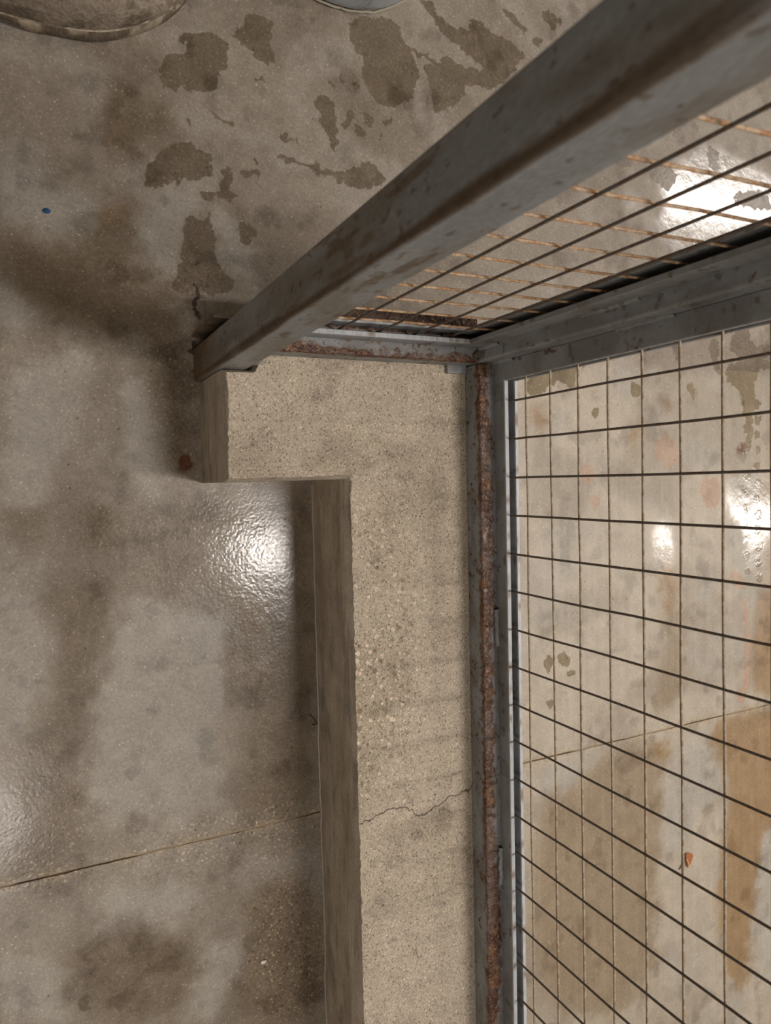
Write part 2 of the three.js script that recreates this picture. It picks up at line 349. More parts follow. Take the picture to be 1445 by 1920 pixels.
// a slab: top polygon at y = 0 with its edges dropped by a small chamfer
function slabGeo(pts, drop = 0.0025, thick = 0.06) {
  const n = pts.length, pos = [], c = pts.reduce((a, p) => [a[0] + p[0] / n, a[1] + p[1] / n], [0, 0]);
  const inset = pts.map((p) => { const dx = c[0] - p[0], dz = c[1] - p[1]; return [p[0] + Math.sign(dx) * drop * 0.0, p[1] + Math.sign(dz) * drop]; });
  const tri = (a, b, d) => pos.push(...a, ...b, ...d), P = (p, y) => [p[0], y, p[1]];
  for (let i = 1; i < n - 1; i++) tri(P(inset[0], 0), P(inset[i + 1], 0), P(inset[i], 0));
  for (let i = 0; i < n; i++) {
    const a = i, b = (i + 1) % n;
    for (const [q0, y0, q1, y1] of [[inset, 0, pts, -drop], [pts, -drop, pts, -thick]]) { tri(P(q0[a], y0), P(q0[b], y0), P(q1[a], y1)); tri(P(q0[b], y0), P(q1[b], y1), P(q1[a], y1)); }
  }
  for (let i = 1; i < n - 1; i++) tri(P(pts[0], -thick), P(pts[i], -thick), P(pts[i + 1], -thick));
  const g = new THREE.BufferGeometry(); g.setAttribute('position', new THREE.Float32BufferAttribute(pos, 3)); g.computeVertexNormals(); return g;
}
const floor = new THREE.Group(); floor.name = 'floor';
floor.userData = { kind: 'structure', label: 'wet stained concrete floor of grey slabs with a thin joint', category: 'floor' };
scene.add(floor);
{
  const zN0 = FZ0, zN1 = jointZ(FX0) + 0.001, zS0 = jointZ(FX1) - 0.001, zS1 = FZ1;
  const mN = slabMaterial(zN0, zN1, FW), mSo = slabMaterial(zS0, zS1, FW);
  const uvSlab = (g, z0, z1) => uvBy(g, (v) => [(v.x - FX0) / (FX1 - FX0), (v.z - z0) / (z1 - z0)]);
  const jag = (side) => { const l = []; for (let i = 0; i <= 190; i++) { const x = FX0 + (FX1 - FX0) * i / 190; l.push([x, jointZ(x) + side * (0.0011 + 0.0022 * Math.max(0, fbm(x * 60 + side * 9, 3, 3) - 0.35))]); } return l; };
  part('floor_slab', uvSlab(slabGeo2([[FX0, FZ0], [FX1, FZ0]], jag(-1).reverse()), zN0, zN1), mN, floor, 'damp concrete slab with wet marks and stains');
  part('floor_slab', uvSlab(slabGeo2([[FX1, FZ1], [FX0, FZ1]], jag(1)), zS0, zS1), mSo, floor, 'damp concrete slab beyond the joint');
  const fill = []; for (let i = 0; i <= 190; i++) { const x = FX0 + (FX1 - FX0) * i / 190; fill.push(new THREE.Vector3(x, -0.0048 - 0.0035 * sst(0.4, 0.65, fbm(x * 14, 6, 3)), jointZ(x))); }
  part('joint_filler', new THREE.TubeGeometry(new THREE.CatmullRomCurve3(fill), 380, 0.0048, 6), matOf(bake(512, 32, 0, 1, 0, 0.1, (x, z, o) => { const n = fbm(x * 60, z * 200, 3); o[0] = 150 + (n - 0.5) * 90; o[1] = 131 + (n - 0.5) * 85; o[2] = 106 + (n - 0.5) * 75; o[3] = 0.9; o[4] = n * 0.001; }, { repeat: true })), floor, 'tan grit packed in the joint');
  const gen = matOf(bake(512, 512, 0, 1, 0, 1, (x, z, o) => { const n = fbm(x * 9, z * 9, 5), m = vn(x * 200, z * 200); const v = (n - 0.5) * 50 + (m - 0.5) * 20; o[0] = 164 + v; o[1] = 153 + v; o[2] = 137 + v; o[3] = 0.5 + (n - 0.5) * 0.4; o[4] = m * 0.0001; }, { repeat: true }));
  const outer = [[-3, FX0, -4, 4], [FX1, 6, -4, 4], [FX0, FX1, -4, FZ0], [FX0, FX1, FZ1, 4]];
  for (const [x0, x1, z0, z1] of outer) part('floor_slab', uvBox(slabGeo([[x0, z0], [x1, z0], [x1, z1], [x0, z1]], 0.0)), gen, floor);
  part('floor_bed', uvBox(box(-3, 6, -0.16, -0.0605, -4, 4, 0.001, 1)), gen, floor);
}
function slabGeo2(two, edge) {   // polygon: two far corners, then the ragged joint edge
  const contour = [...two, ...edge].map((p) => new THREE.Vector2(p[0], p[1]));
  const faces = THREE.ShapeUtils.triangulateShape(contour, []), pos = [];
  const P = (i, y) => pos.push(contour[i].x, y, contour[i].y);
  const s = THREE.ShapeUtils.area(contour) > 0 ? 1 : -1;
  for (const f of faces) { const [a, b, c] = s > 0 ? [f[0], f[2], f[1]] : f; P(a, 0); P(b, 0); P(c, 0); }
  const n = contour.length;
  for (let i = 0; i < n; i++) { const j = (i + 1) % n, [a, b] = s > 0 ? [i, j] : [j, i]; P(a, 0); P(b, 0); P(a, -0.06); P(b, 0); P(b, -0.06); P(a, -0.06); }
  const g = new THREE.BufferGeometry(); g.setAttribute('position', new THREE.Float32BufferAttribute(pos, 3)); g.computeVertexNormals(); return g;
}

// ---------------------------------------------------------------- room shell
{
  const wall = matOf(bake(256, 256, 0, 2, 0, 2, (x, z, o) => { const n = fbm(x * 6, z * 6, 4), m = vn(x * 60, z * 60); const v = (n - 0.5) * 22 + (m - 0.5) * 8; o[0] = 172 + v; o[1] = 165 + v; o[2] = 154 + v; o[3] = 0.8; o[4] = m * 0.0003; }, { repeat: true }));
  structure('wall_west', uvBox(box(-3.15, -3, -0.16, 2.9, -4.15, 4.15, 0.001, 1), 0.5), wall, 'grey painted wall at the corridor side', 'wall');
  structure('wall_east', uvBox(box(6, 6.15, -0.16, 2.9, -4.15, 4.15, 0.001, 1), 0.5), wall, 'grey painted wall behind the pens', 'wall');
  structure('wall_north', uvBox(box(-3, 6, -0.16, 2.9, -4.15, -4, 0.001, 1), 0.5), wall, 'grey painted end wall past the shoe', 'wall');
  structure('wall_south', uvBox(box(-3, 6, -0.16, 2.9, 4, 4.15, 0.001, 1), 0.5), wall, 'grey painted end wall past the kerb', 'wall');
  structure('ceiling', uvBox(box(-3.15, 6.15, 2.75, 2.9, -4.15, 4.15, 0.001, 1), 0.5), wall, 'grey painted ceiling carrying the lamps', 'ceiling');
}
const lampWords = ['over the mesh panel along the kerb', 'over the middle of the pen', 'over the far corner of the pen', 'over the corridor beside the kerb'];
LAMPS.forEach(([x, z, len, w, power], i) => {
  const t = thing('ceiling_lamp', 'white tube lamp batten on the ceiling ' + lampWords[i], 'lamp', 'ceiling tube lamps');
  t.position.set(x, LAMP_Y, z);
  const white = new THREE.MeshStandardMaterial({ color: 0xe8e8e4, roughness: 0.5 });
  const glow = new THREE.MeshStandardMaterial({ color: 0xffffff, roughness: 0.6, emissive: LAMP_COLOR, emissiveIntensity: 3 });
  part('lamp_body', box(-len / 2 - 0.02, len / 2 + 0.02, 0.03, 0.149, -w / 2 - 0.01, w / 2 + 0.01, 0.006), white, t);
  part('lamp_diffuser', box(-len / 2, len / 2, 0.0, 0.03, -w / 2, w / 2, 0.012, 3), glow, t);
  const l = new THREE.RectAreaLight(LAMP_COLOR, power, len, w);
  l.position.set(0, -0.004, 0); l.rotation.x = -Math.PI / 2; l.castShadow = true; t.add(l);
});

// ---------------------------------------------------------------- concrete kerb
const KT = 0.13;   // height of its top
const KX0 = -0.38, KX1 = 0.05, KZ0 = -0.12, KZ1 = 1.18;
const CRACK = [[-0.2150, 0.5350], [-0.2046, 0.5405], [-0.1912, 0.5423], [-0.181, 0.538], [-0.168, 0.5350], [-0.150, 0.533], [-0.1367, 0.5353], [-0.122, 0.545], [-0.1089, 0.5480], [-0.096, 0.543], [-0.0798, 0.5397], [-0.067, 0.533], [-0.0544, 0.5315], [-0.0328, 0.5260]];
function crackDist(x, z) {
  if (z < 0.5 || z > 0.57) return 1;
  let best = 1;
  for (let i = 0; i + 1 < CRACK.length; i++) {
    const [ax, az] = CRACK[i], [bx, bz] = CRACK[i + 1], dx = bx - ax, dz = bz - az, t = Math.min(1, Math.max(0, ((x - ax) * dx + (z - az) * dz) / (dx * dx + dz * dz)));
    best = Math.min(best, Math.hypot(x - ax - dx * t, z - az - dz * t));
  }
  return best;
}
const kerbTop = matOf(bake(1024, 2048, KX0, KX1, KZ0, KZ1, (x, z, o) => {
  const n1 = fbm(x * 14, z * 14, 4), n2 = fbm(x * 60 + 4, z * 60, 3), n3 = vn(x * 700, z * 700), n4 = vn(x * 1500, z * 1500 + 3);
  // worn stretch with coarse gravel showing, beside the corridor edge
  const worn = sst(0.05, 0.22, z) * sst(0.58, 0.42, z) * sst(-0.06, -0.2, x) * sst(0.25, 0.6, n1 + 0.15);
  cc[0] = 190; cc[1] = 176; cc[2] = 157;
  mixTo(cc, [162, 149, 130], sst(0.45, 0.7, n1) * 0.6);
  mixTo(cc, [194, 180, 158], sst(0.52, 0.75, fbm(x * 22 + 9, z * 22, 4)) * 0.6);
  let v = (n3 - 0.5) * 34 + (n4 - 0.5) * 26 + (n2 - 0.5) * 14, h = (n3 - 0.5) * 0.0003 + (n4 - 0.5) * 0.0002 + (n2 - 0.5) * 0.0006;
  grain(x, z, 0.0033, 0.30); if (GR[0] > 0) { v += GR[0] * (GR[1] < 0.28 ? -56 : GR[1] > 0.8 ? 40 : 5); h += GR[0] * 0.0002 * (GR[1] - 0.3); }
  grain(x + 1, z + 2, 0.0022, 0.25); if (GR[0] > 0) { v += GR[0] * (GR[1] < 0.3 ? -46 : GR[1] > 0.85 ? 40 : 0); }
  if (worn > 0.05) { grain(x + 0.7, z + 0.2, 0.0072, 0.42); if (GR[0] > 0 && GR[1] > 0.35) { const g = GR[1]; v += GR[0] * worn * (g > 0.75 ? 48 : g > 0.55 ? -40 : 14); cc[0] += 7 * worn * GR[0] * (g > 0.5 ? 1 : -1); h += GR[0] * worn * 0.0006; } else h -= worn * 0.0003; mixTo(cc, [158, 143, 118], worn * 0.3); }
  // dark scuffs
  const sc = sst(0.62, 0.8, fbm(x * 40 + 20, z * 40 + 9, 4)) * sst(0.35, 0.6, vn(x * 12 + 3, z * 12)); v -= sc * 20;
  const sp = sst(0.70, 0.82, fbm(x * 75 + 60, z * 75 + 31, 3)) * sst(0.5, 0.62, z); v -= sp * 20;
  // trowel ridge across the foot
  const rz = Math.abs(z - 0.0275 - (n2 - 0.5) * 0.003); h += sst(0.007, 0, rz) * 0.0009;
  const cd = crackDist(x + (n3 - 0.5) * 0.003, z + (n2 - 0.5) * 0.008 + (vn(x * 260, 3) - 0.5) * 0.004), ck = sst(0.0008, 0.0002, cd); v -= ck * 62; h -= ck * 0.002;
  o[0] = cc[0] + v; o[1] = cc[1] + v * 0.97; o[2] = cc[2] + v * 0.9; o[3] = 0.88; o[4] = h;
}));
for (const t of [kerbTop.map, kerbTop.roughnessMap, kerbTop.bumpMap]) t.wrapS = t.wrapT = THREE.MirroredRepeatWrapping;
const kerbSide = matOf(bake(2048, 256, 0, 1.6, 0, 0.2, (x, y, o) => {
  const n1 = fbm(x * 16, y * 34, 4), st = fbm(x * 14 + 40, y * 200, 3), n3 = vn(x * 500, y * 500), n2 = fbm(x * 50, y * 50, 3);
  cc[0] = 190; cc[1] = 176; cc[2] = 157;
  mixTo(cc, [162, 149, 130], sst(0.45, 0.7, n1) * 0.6);
  mixTo(cc, [138, 131, 121], sst(0.56, 0.72, fbm(x * 22 + 70, y * 130 + 3, 4)) * 0.5);
  
  const v = (n3 - 0.5) * 20 + (st - 0.5) * 24 + (n2 - 0.5) * 30; o[0] = cc[0] + v; o[1] = cc[1] + v; o[2] = cc[2] + v;
  o[3] = 0.7; o[4] = st * 0.0006 + n3 * 0.0002;
}, { repeat: true }));
function outline(pts, step) {   // resample a closed polygon
  const out = [];
  pts.forEach((p, i) => { const q = pts[(i + 1) % pts.length], n = Math.max(1, Math.round(Math.hypot(q[0] - p[0], q[1] - p[1]) / step)); for (let k = 0; k < n; k++) out.push([p[0] + (q[0] - p[0]) * k / n, p[1] + (q[1] - p[1]) * k / n]); });
  return out;
}
const kerb = thing('concrete_kerb', 'rough beige concrete kerb with a square foot, under the rusty mesh fence', 'kerb');
{
  const plan = [[-0.3635, -0.0345], [-0.3275, -0.0350], [-0.3215, -0.0465], [-0.3265, -0.0500], [-0.3265, -0.1120], [0.026, -0.1120], [0.026, 1.75], [-0.2068, 1.75], [-0.2072, 0.80], [-0.2095, 0.0975], [-0.3640, 0.0985]];
  const line = outline(plan, 0.004), n = line.length;
  const area = THREE.ShapeUtils.area(line.map((p) => new THREE.Vector2(...p)));
  const nor = line.map((p, i) => { const a = line[(i + n - 2) % n], b = line[(i + 2) % n], dx = b[0] - a[0], dz = b[1] - a[1], l = Math.hypot(dx, dz) || 1; return area > 0 ? [dz / l, -dx / l] : [-dz / l, dx / l]; });
  let per = 0; const len = line.map((p, i) => { const q = line[(i + n - 1) % n]; if (i) per += Math.hypot(p[0] - q[0], p[1] - q[1]); return per; });
  const chip = (i, k) => Math.max(0, (fbm(line[i][0] * 23 + k * 7, line[i][1] * 23, 5) + 0.4 * rnd()) / 1.3 - 0.45) * 0.0065;
  const rings = [[-0.01, 0, 0], [0.09, 0, 0], [KT - 0.009, 0.0002, 0.15], [KT - 0.0035, 0.0012, 0.7], [KT, 0.0038, 1]].map(([y, ins, f], k) => line.map((p, i) => { const d = ins + f * chip(i, k > 2 ? 3 : k); return [p[0] - nor[i][0] * d, y - (k === 3 ? f * chip(i, 9) * 0.4 : 0), p[1] - nor[i][1] * d]; }));
  const pos = [], uv = [];
  for (let k = 0; k + 1 < rings.length; k++) for (let i = 0; i < n; i++) {
    const j = (i + 1) % n, a = rings[k][i], b = rings[k][j], c = rings[k + 1][i], d = rings[k + 1][j], u0 = len[i] / 1.6, u1 = (j ? len[j] : per + 0.004) / 1.6;
    const quad = area > 0 ? [[a, u0], [c, u0], [b, u1], [b, u1], [c, u0], [d, u1]] : [[a, u0], [b, u1], [c, u0], [b, u1], [d, u1], [c, u0]];
    for (const [p, u] of quad) { pos.push(...p); uv.push(u, Math.max(p[1], 0) / 0.2); }
  }
  const sideG = new THREE.BufferGeometry(); sideG.setAttribute('position', new THREE.Float32BufferAttribute(pos, 3)); sideG.setAttribute('uv', new THREE.Float32BufferAttribute(uv, 2));
  sideG.computeVertexNormals();
  // the rounded upper rim belongs to the paler top
  const top = rings[4], flat = THREE.ShapeUtils.triangulateShape(top.map((p) => new THREE.Vector2(p[0], p[2])), []), tp = [];
  for (const f of flat) { const s = area > 0 ? [f[0], f[2], f[1]] : f; for (const i of s) tp.push(...top[i]); }
  const topG = new THREE.BufferGeometry(); topG.setAttribute('position', new THREE.Float32BufferAttribute(tp, 3)); topG.computeVertexNormals();
  part('kerb_side', toCreasedNormals(sideG, 0.9), kerbSide, kerb, 'smooth formed vertical faces with grey smears');
  part('kerb_top', uvBy(topG, (v) => [(v.x - KX0) / (KX1 - KX0), (v.z - KZ0) / (KZ1 - KZ0)]), kerbTop, kerb, 'beige gritty top with a hairline crack');
  // water bead along the kerb foot, its glint put into the pale colour
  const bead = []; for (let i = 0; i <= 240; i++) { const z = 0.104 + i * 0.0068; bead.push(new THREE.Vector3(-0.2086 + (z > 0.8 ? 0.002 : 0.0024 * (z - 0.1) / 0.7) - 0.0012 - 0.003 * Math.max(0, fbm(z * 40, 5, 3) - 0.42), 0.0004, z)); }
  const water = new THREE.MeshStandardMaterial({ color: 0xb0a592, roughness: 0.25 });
  part('wet_edge_glint', new THREE.TubeGeometry(new THREE.CatmullRomCurve3(bead), 480, 0.0014, 7), water, kerb, 'thin water line at the foot with its glint painted as pale colour');
}

// ---------------------------------------------------------------- welded mesh fence
const RUST = [[88, 58, 42], [116, 80, 52], [66, 44, 36], [176, 152, 126]];
function rustColor(x, y, c) { const n = vn(x * 300, y * 300), m = fbm(x * 60, y * 60, 3), k = vn(x * 900, y * 900); mixTo(c, RUST[0], 1); mixTo(c, RUST[1], sst(0.5, 0.7, m)); mixTo(c, RUST[2], sst(0.55, 0.8, n) * 0.8); mixTo(c, RUST[3], sst(0.72, 0.9, k) * 0.7); }
const rc = [0, 0, 0];
// grey paint, uv in metres, repeating every 0.5 m
const paint = matOf(bake(1024, 1024, 0, 0.5, 0, 0.5, (x, y, o) => {
  const n = fbm(x * 24, y * 24, 4), m = vn(x * 300, y * 300), d = sst(0.66, 0.8, fbm(x * 90 + 5, y * 90, 3));
  cc[0] = 150; cc[1] = 153; cc[2] = 155; mixTo(cc, [124, 123, 120], sst(0.4, 0.7, n) * 0.7); mixTo(cc, [84, 76, 66], d * 0.5);
  const v = (m - 0.5) * 10; let h = (m - 0.5) * 0.00008 + (n - 0.5) * 0.0004;
  const r = sst(0.74, 0.8, fbm(x * 40 + 31, y * 40 + 12, 4)); if (r > 0) { rustColor(x, y, rc); mixTo(cc, rc, r * 0.8); }
  o[0] = cc[0] + v; o[1] = cc[1] + v; o[2] = cc[2] + v; o[3] = 0.5 + (n - 0.5) * 0.25; o[4] = h;
}, { repeat: true }));
// bottom rails: v runs up the outer face (0..0.036) then across the ledge (0.036..0.062)
const RL = 1.8, RVH = 0.064;
function railTexel(off, bare, wide) {
  return (x, v, o) => {
    const n = fbm(x * 26 + off, v * 60, 4), m = vn(x * 380, v * 380), f = fbm(x * 130 + off, v * 130, 3), slow = fbm(x * 5 + off, 2, 2);
    cc[0] = 146; cc[1] = 149; cc[2] = 151; mixTo(cc, [118, 116, 111], sst(0.45, 0.65, n) * 0.6);
    const edge = v - (0.030 + (slow - 0.5) * 0.010), far = wide ? (v < 0.068 ? 0.060 - v : 1) : RVH - v;
    let k = sst(-0.004, 0.004, edge + (f - 0.5) * 0.016) * (1 - bare * sst(0.55, 0.62, fbm(x * 16 + 3 + off, v * 30, 3)));
    k *= 1 - sst(0.019, 0.010, far + (f - 0.5) * 0.014 + (slow - 0.5) * 0.02) * 0.9;
    k = Math.max(k, sst(0.68, 0.76, f * 0.6 + n * 0.4) * 0.9);
    const sp = sst(0.70, 0.78, fbm(x * 210 + off, v * 210, 3)); k = Math.max(k, sp * 0.8);
    if (k > 0) { rustColor(x, v, rc); mixTo(cc, rc, k); }
    const vv = (m - 0.5) * (10 + 26 * k); o[0] = cc[0] + vv; o[1] = cc[1] + vv * 0.95; o[2] = cc[2] + vv * 0.9;
    o[3] = 0.5 + 0.1 * k - 0.2 * k * sst(0.55, 0.8, m); o[4] = k * ((m - 0.5) * 0.0009 + (f - 0.5) * 0.0016 + 0.0004);
  };
}
const railB = matOf(bake(2048, 96, 0, RL, 0, RVH, railTexel(0, 0.25))), railA = matOf(bake(1024, 256, 0, 0.4, 0, 0.096, railTexel(4, 0.2, true)));
// end post: v along the height, u around: left face 0..0.043, front 0.043..0.083
const PH = 1.9;
const postMat = matOf(bake(192, 2048, 0, 0.166, 0, PH, (u, y, o) => {
  const n = fbm(u * 40, y * 14, 4), m = vn(u * 500, y * 300), f = fbm(u * 120 + 3, y * 26, 3), s = fbm(u * 30 + 8, y * 7, 3);
  cc[0] = 146; cc[1] = 150; cc[2] = 152; mixTo(cc, [122, 116, 106], sst(0.4, 0.68, n) * 0.7);
  // dirt and rust run down the free edge and gather near the ground
  const e = Math.abs(u - 0.041) + (s - 0.5) * 0.012, k = sst(0.008, 0.0025, e) * sst(0.22, 0.5, fbm(7, y * 9, 3) + 0.12);
  mixTo(cc, [88, 68, 48], k * 0.85);
  const b = sst(0.17, 0.03, y + (n - 0.5) * 0.16 + Math.max(0, u - 0.043) * 9); mixTo(cc, [110, 84, 54], b * 0.9);
  const p = sst(0.64, 0.74, f * 0.5 + s * 0.5); mixTo(cc, [106, 84, 62], p * 0.6);
  const q = sst(0.72, 0.76, fbm(u * 170 + 40, y * 90, 3)); mixTo(cc, [80, 62, 46], q * 0.45);
  const v = (m - 0.5) * 16 + (vn(u * 90, y * 9 + 4) - 0.5) * 12; o[0] = cc[0] + v; o[1] = cc[1] + v; o[2] = cc[2] + v;
  o[3] = 0.46 + 0.2 * (p + k); o[4] = (m - 0.5) * 0.0002 + (f - 0.5) * 0.0003 * (p + k + b);
}));
const wireShaded = matOf(bake(256, 256, 0, 0.1, 0, 0.1, (x, y, o) => { const n = fbm(x * 200, y * 200, 3), m = vn(x * 900, y * 900); cc[0] = 108; cc[1] = 102; cc[2] = 95; mixTo(cc, [110, 76, 50], sst(0.55, 0.72, n) * 0.6); const v = (m - 0.5) * 22; o[0] = cc[0] + v; o[1] = cc[1] + v; o[2] = cc[2] + v; o[3] = 0.6; o[4] = m * 0.0002; }, { repeat: true }));  // upright wires: their shaded look is put into the darker colour
const wireRust = matOf(bake(256, 256, 0, 0.1, 0, 0.1, (x, y, o) => { const n = fbm(x * 160, y * 160, 3), m = vn(x * 700, y * 700), k = vn(x * 1500, y * 1500); cc[0] = 208; cc[1] = 182; cc[2] = 152; mixTo(cc, [184, 136, 94], sst(0.45, 0.65, n)); mixTo(cc, [196, 174, 148], sst(0.6, 0.8, m) * 0.7); const v = (k - 0.5) * 40; o[0] = cc[0] + v; o[1] = cc[1] + v * 0.9; o[2] = cc[2] + v * 0.8; o[3] = 0.8; o[4] = m * 0.0004; }, { repeat: true }));  // rusty level wires, base paled for the light on their tops
const wireLit = matOf(bake(256, 256, 0, 0.1, 0, 0.1, (x, y, o) => { const n = fbm(x * 160, y * 160, 3), m = vn(x * 700, y * 700), k = vn(x * 1500, y * 1500); cc[0] = 172; cc[1] = 158; cc[2] = 138; mixTo(cc, [140, 116, 90], sst(0.48, 0.66, n) * 0.6); const v = (k - 0.5) * 34; o[0] = cc[0] + v; o[1] = cc[1] + v; o[2] = cc[2] + v * 0.9; o[3] = 0.75; o[4] = m * 0.0003; }, { repeat: true }));  // level wires: light on their tops is put into the paler colour

const litEdge = matOf(bake(512, 64, 0, 0.5, 0, 0.5, (x, y, o) => { const n = fbm(x * 60, y * 300, 4), m = vn(x * 700, y * 700); cc[0] = 184; cc[1] = 187; cc[2] = 190; mixTo(cc, [120, 96, 76], sst(0.6, 0.7, n) * 0.7); const v = (m - 0.5) * 30; o[0] = cc[0] + v; o[1] = cc[1] + v; o[2] = cc[2] + v; o[3] = 0.5; o[4] = m * 0.0002; }, { repeat: true }));  // pale tone stands for light caught on bar top edges, plus rust specks
const fence = thing('mesh_fence', 'grey welded fence of wire mesh panels in rusty steel frames on the kerb', 'fence');
const LEDGE = 0.1665, LIP = 0.1895, FTOP = 1.9;
const plate = matOf(bake(128, 128, 0, 0.25, 0, 0.25, (x, y, o) => { const n = fbm(x * 60, y * 60, 4), m = vn(x * 700, y * 700); o[0] = 104 + (n - 0.5) * 70 + (m - 0.5) * 20; o[1] = 90 + (n - 0.5) * 60 + (m - 0.5) * 20; o[2] = 74 + (n - 0.5) * 50 + (m - 0.5) * 18; o[3] = 0.7; o[4] = n * 0.001; }, { repeat: true }));
// end post, standing on the ground at the free end of the kerb foot
{
  const x0 = -0.3715, x1 = -0.3325, z0 = -0.0790, z1 = -0.0355;
  const g = uvBy(box(x0, x1, 0.0, PH, z0, z1, 0.0032, 3), (v, n) => {
    const u = Math.abs(n.x) > Math.abs(n.z) ? (n.x < 0 ? v.z - z0 : 0.083 + (z1 - v.z)) : (n.z > 0 ? 0.0435 + (v.x - x0) : 0.126 + (x1 - v.x));
    return [u / 0.166, v.y / PH];
  });
  const post = part('end_post', g, postMat, fence, 'square grey post with a brown rusty edge');
  part('back_plate', uvBox(box(-0.3725, -0.3500, 0.0, 0.128, -0.0965, -0.0935, 0.0008), 4), plate, post, 'thin rusty plate standing behind the post');
  part('back_plate', uvBox(box(-0.3505, -0.3330, 0.0, 0.128, -0.0975, -0.0790, 0.0008), 4), plate, post);
  part('weld_fillet', uvBox(box(-0.3328, -0.3200, KT, 0.152, -0.0600, -0.0395, 0.004, 3), 2), paint, post);
}
// corner post
{
  const g = uvBox(box(-0.034, 0.010, KT, FTOP, -0.092, -0.052, 0.0035, 3), 2);
  const post = part('corner_post', g, paint, fence);
  const bead = (y0, y1, x, z, r) => { const p = []; for (let i = 0; i <= 16; i++) p.push(new THREE.Vector3(x + (vn(i * 1.3, y0 * 50) - 0.5) * 0.0015, y0 + (y1 - y0) * i / 16, z + (vn(i * 1.3 + 9, y0 * 50) - 0.5) * 0.0015)); return uvBox(new THREE.TubeGeometry(new THREE.CatmullRomCurve3(p), 48, r, 7), 2); };
  part('weld_bead', bead(0.400, 0.478, -0.0120, -0.0525, 0.0034), paint, post);
  part('weld_bead', bead(0.372, 0.455, -0.0345, -0.0705, 0.0034), paint, post);
  part('weld_bead', bead(0.168, 0.215, -0.0125, -0.0525, 0.0040), paint, post);
  part('weld_bead', bead(0.168, 0.215, -0.0345, -0.0705, 0.0040), paint, post);
}
// bottom rails
{
  const gB = uvBy(box(-0.034, 0.020, KT, LEDGE, -0.052, 1.72, 0.003, 3), (v, n) => [(v.z + 0.06) / RL, (n.y > 0.7 ? 0.036 + (v.x + 0.034) : v.y - KT) / RVH]);
  const rb = part('bottom_rail', gB, railB, fence, 'rusty bottom rail along the kerb');
  const gA = uvBy(box(-0.3325, -0.034, KT, LEDGE, -0.110, -0.052, 0.003, 3), (v, n) => [(v.x + 0.36) / 0.4, (n.y > 0.7 ? 0.036 + (-0.052 - v.z) : v.y - KT) / 0.096]);
  const ra = part('bottom_rail', gA, railA, fence, 'rusty bottom rail across the kerb foot');
  part('fixing_tab', uvBox(box(-0.064, -0.034, KT, KT + 0.006, -0.056, -0.041, 0.0015), 2), paint, ra);
  const lump = []; for (let i = 0; i <= 12; i++) lump.push(new THREE.Vector3(-0.040 + 0.012 * i / 12, LEDGE + 0.0015, -0.062 + (vn(i, 2) - 0.5) * 0.004));
  part('weld_bead', uvBox(new THREE.TubeGeometry(new THREE.CatmullRomCurve3(lump), 30, 0.0050, 7), 4), plate, ra);
  const lump2 = []; for (let i = 0; i <= 10; i++) lump2.push(new THREE.Vector3(-0.020 + (vn(i, 5) - 0.5) * 0.004, LEDGE + 0.001, -0.052 + 0.018 * i / 10));
  part('weld_bead', uvBox(new THREE.TubeGeometry(new THREE.CatmullRomCurve3(lump2), 30, 0.0050, 7), 4), plate, rb);
  const drip = []; for (let i = 0; i <= 14; i++) drip.push(new THREE.Vector3(-0.0135 + (vn(i, 8) - 0.5) * 0.002, LEDGE + 0.0022, 0.600 + 0.05 * i / 14));
  part('weld_bead', uvBox(new THREE.TubeGeometry(new THREE.CatmullRomCurve3(drip), 30, 0.0040, 7), 2), paint, rb);
  const drip2 = []; for (let i = 0; i <= 14; i++) drip2.push(new THREE.Vector3(-0.0135 + (vn(i, 11) - 0.5) * 0.002, LEDGE + 0.0022, 0.275 + 0.05 * i / 14));
  part('weld_bead', uvBox(new THREE.TubeGeometry(new THREE.CatmullRomCurve3(drip2), 30, 0.0040, 7), 2), paint, rb);
}
// mesh panels: flat bars on both faces clamp the wires between them
const WR = 0.0014, PB0 = -0.0520, PB1 = 1.70;
function wire(a, b, sagSeed, mat, parent) {
  const A = new THREE.Vector3(...a), B = new THREE.Vector3(...b), len = A.distanceTo(B), pts = [], n = Math.max(6, Math.round(len / 0.06));
  for (let i = 0; i <= n; i++) { const p = A.clone().lerp(B, i / n), w = i === 0 || i === n ? 0 : 1; p.x += (vn(sagSeed * 7.7 + i * 0.6, 1.5) - 0.5) * 0.0016 * w; p.z += (vn(sagSeed * 7.7 + i * 0.6, 8.5) - 0.5) * 0.0016 * w; p.y += Math.abs(B.y - A.y) < 0.01 ? (vn(sagSeed * 5.1 + i * 0.6, 4.5) - 0.5) * 0.0014 * w : 0; pts.push(p); }
  const g = new THREE.TubeGeometry(new THREE.CatmullRomCurve3(pts), n * 2, WR, 8), uv = g.attributes.uv;
  for (let i = 0; i < uv.count; i++) uv.setXY(i, uv.getX(i) * len / 0.1 + sagSeed * 0.137, uv.getY(i) * 0.1);
  return part('wire', g, mat, parent);
}
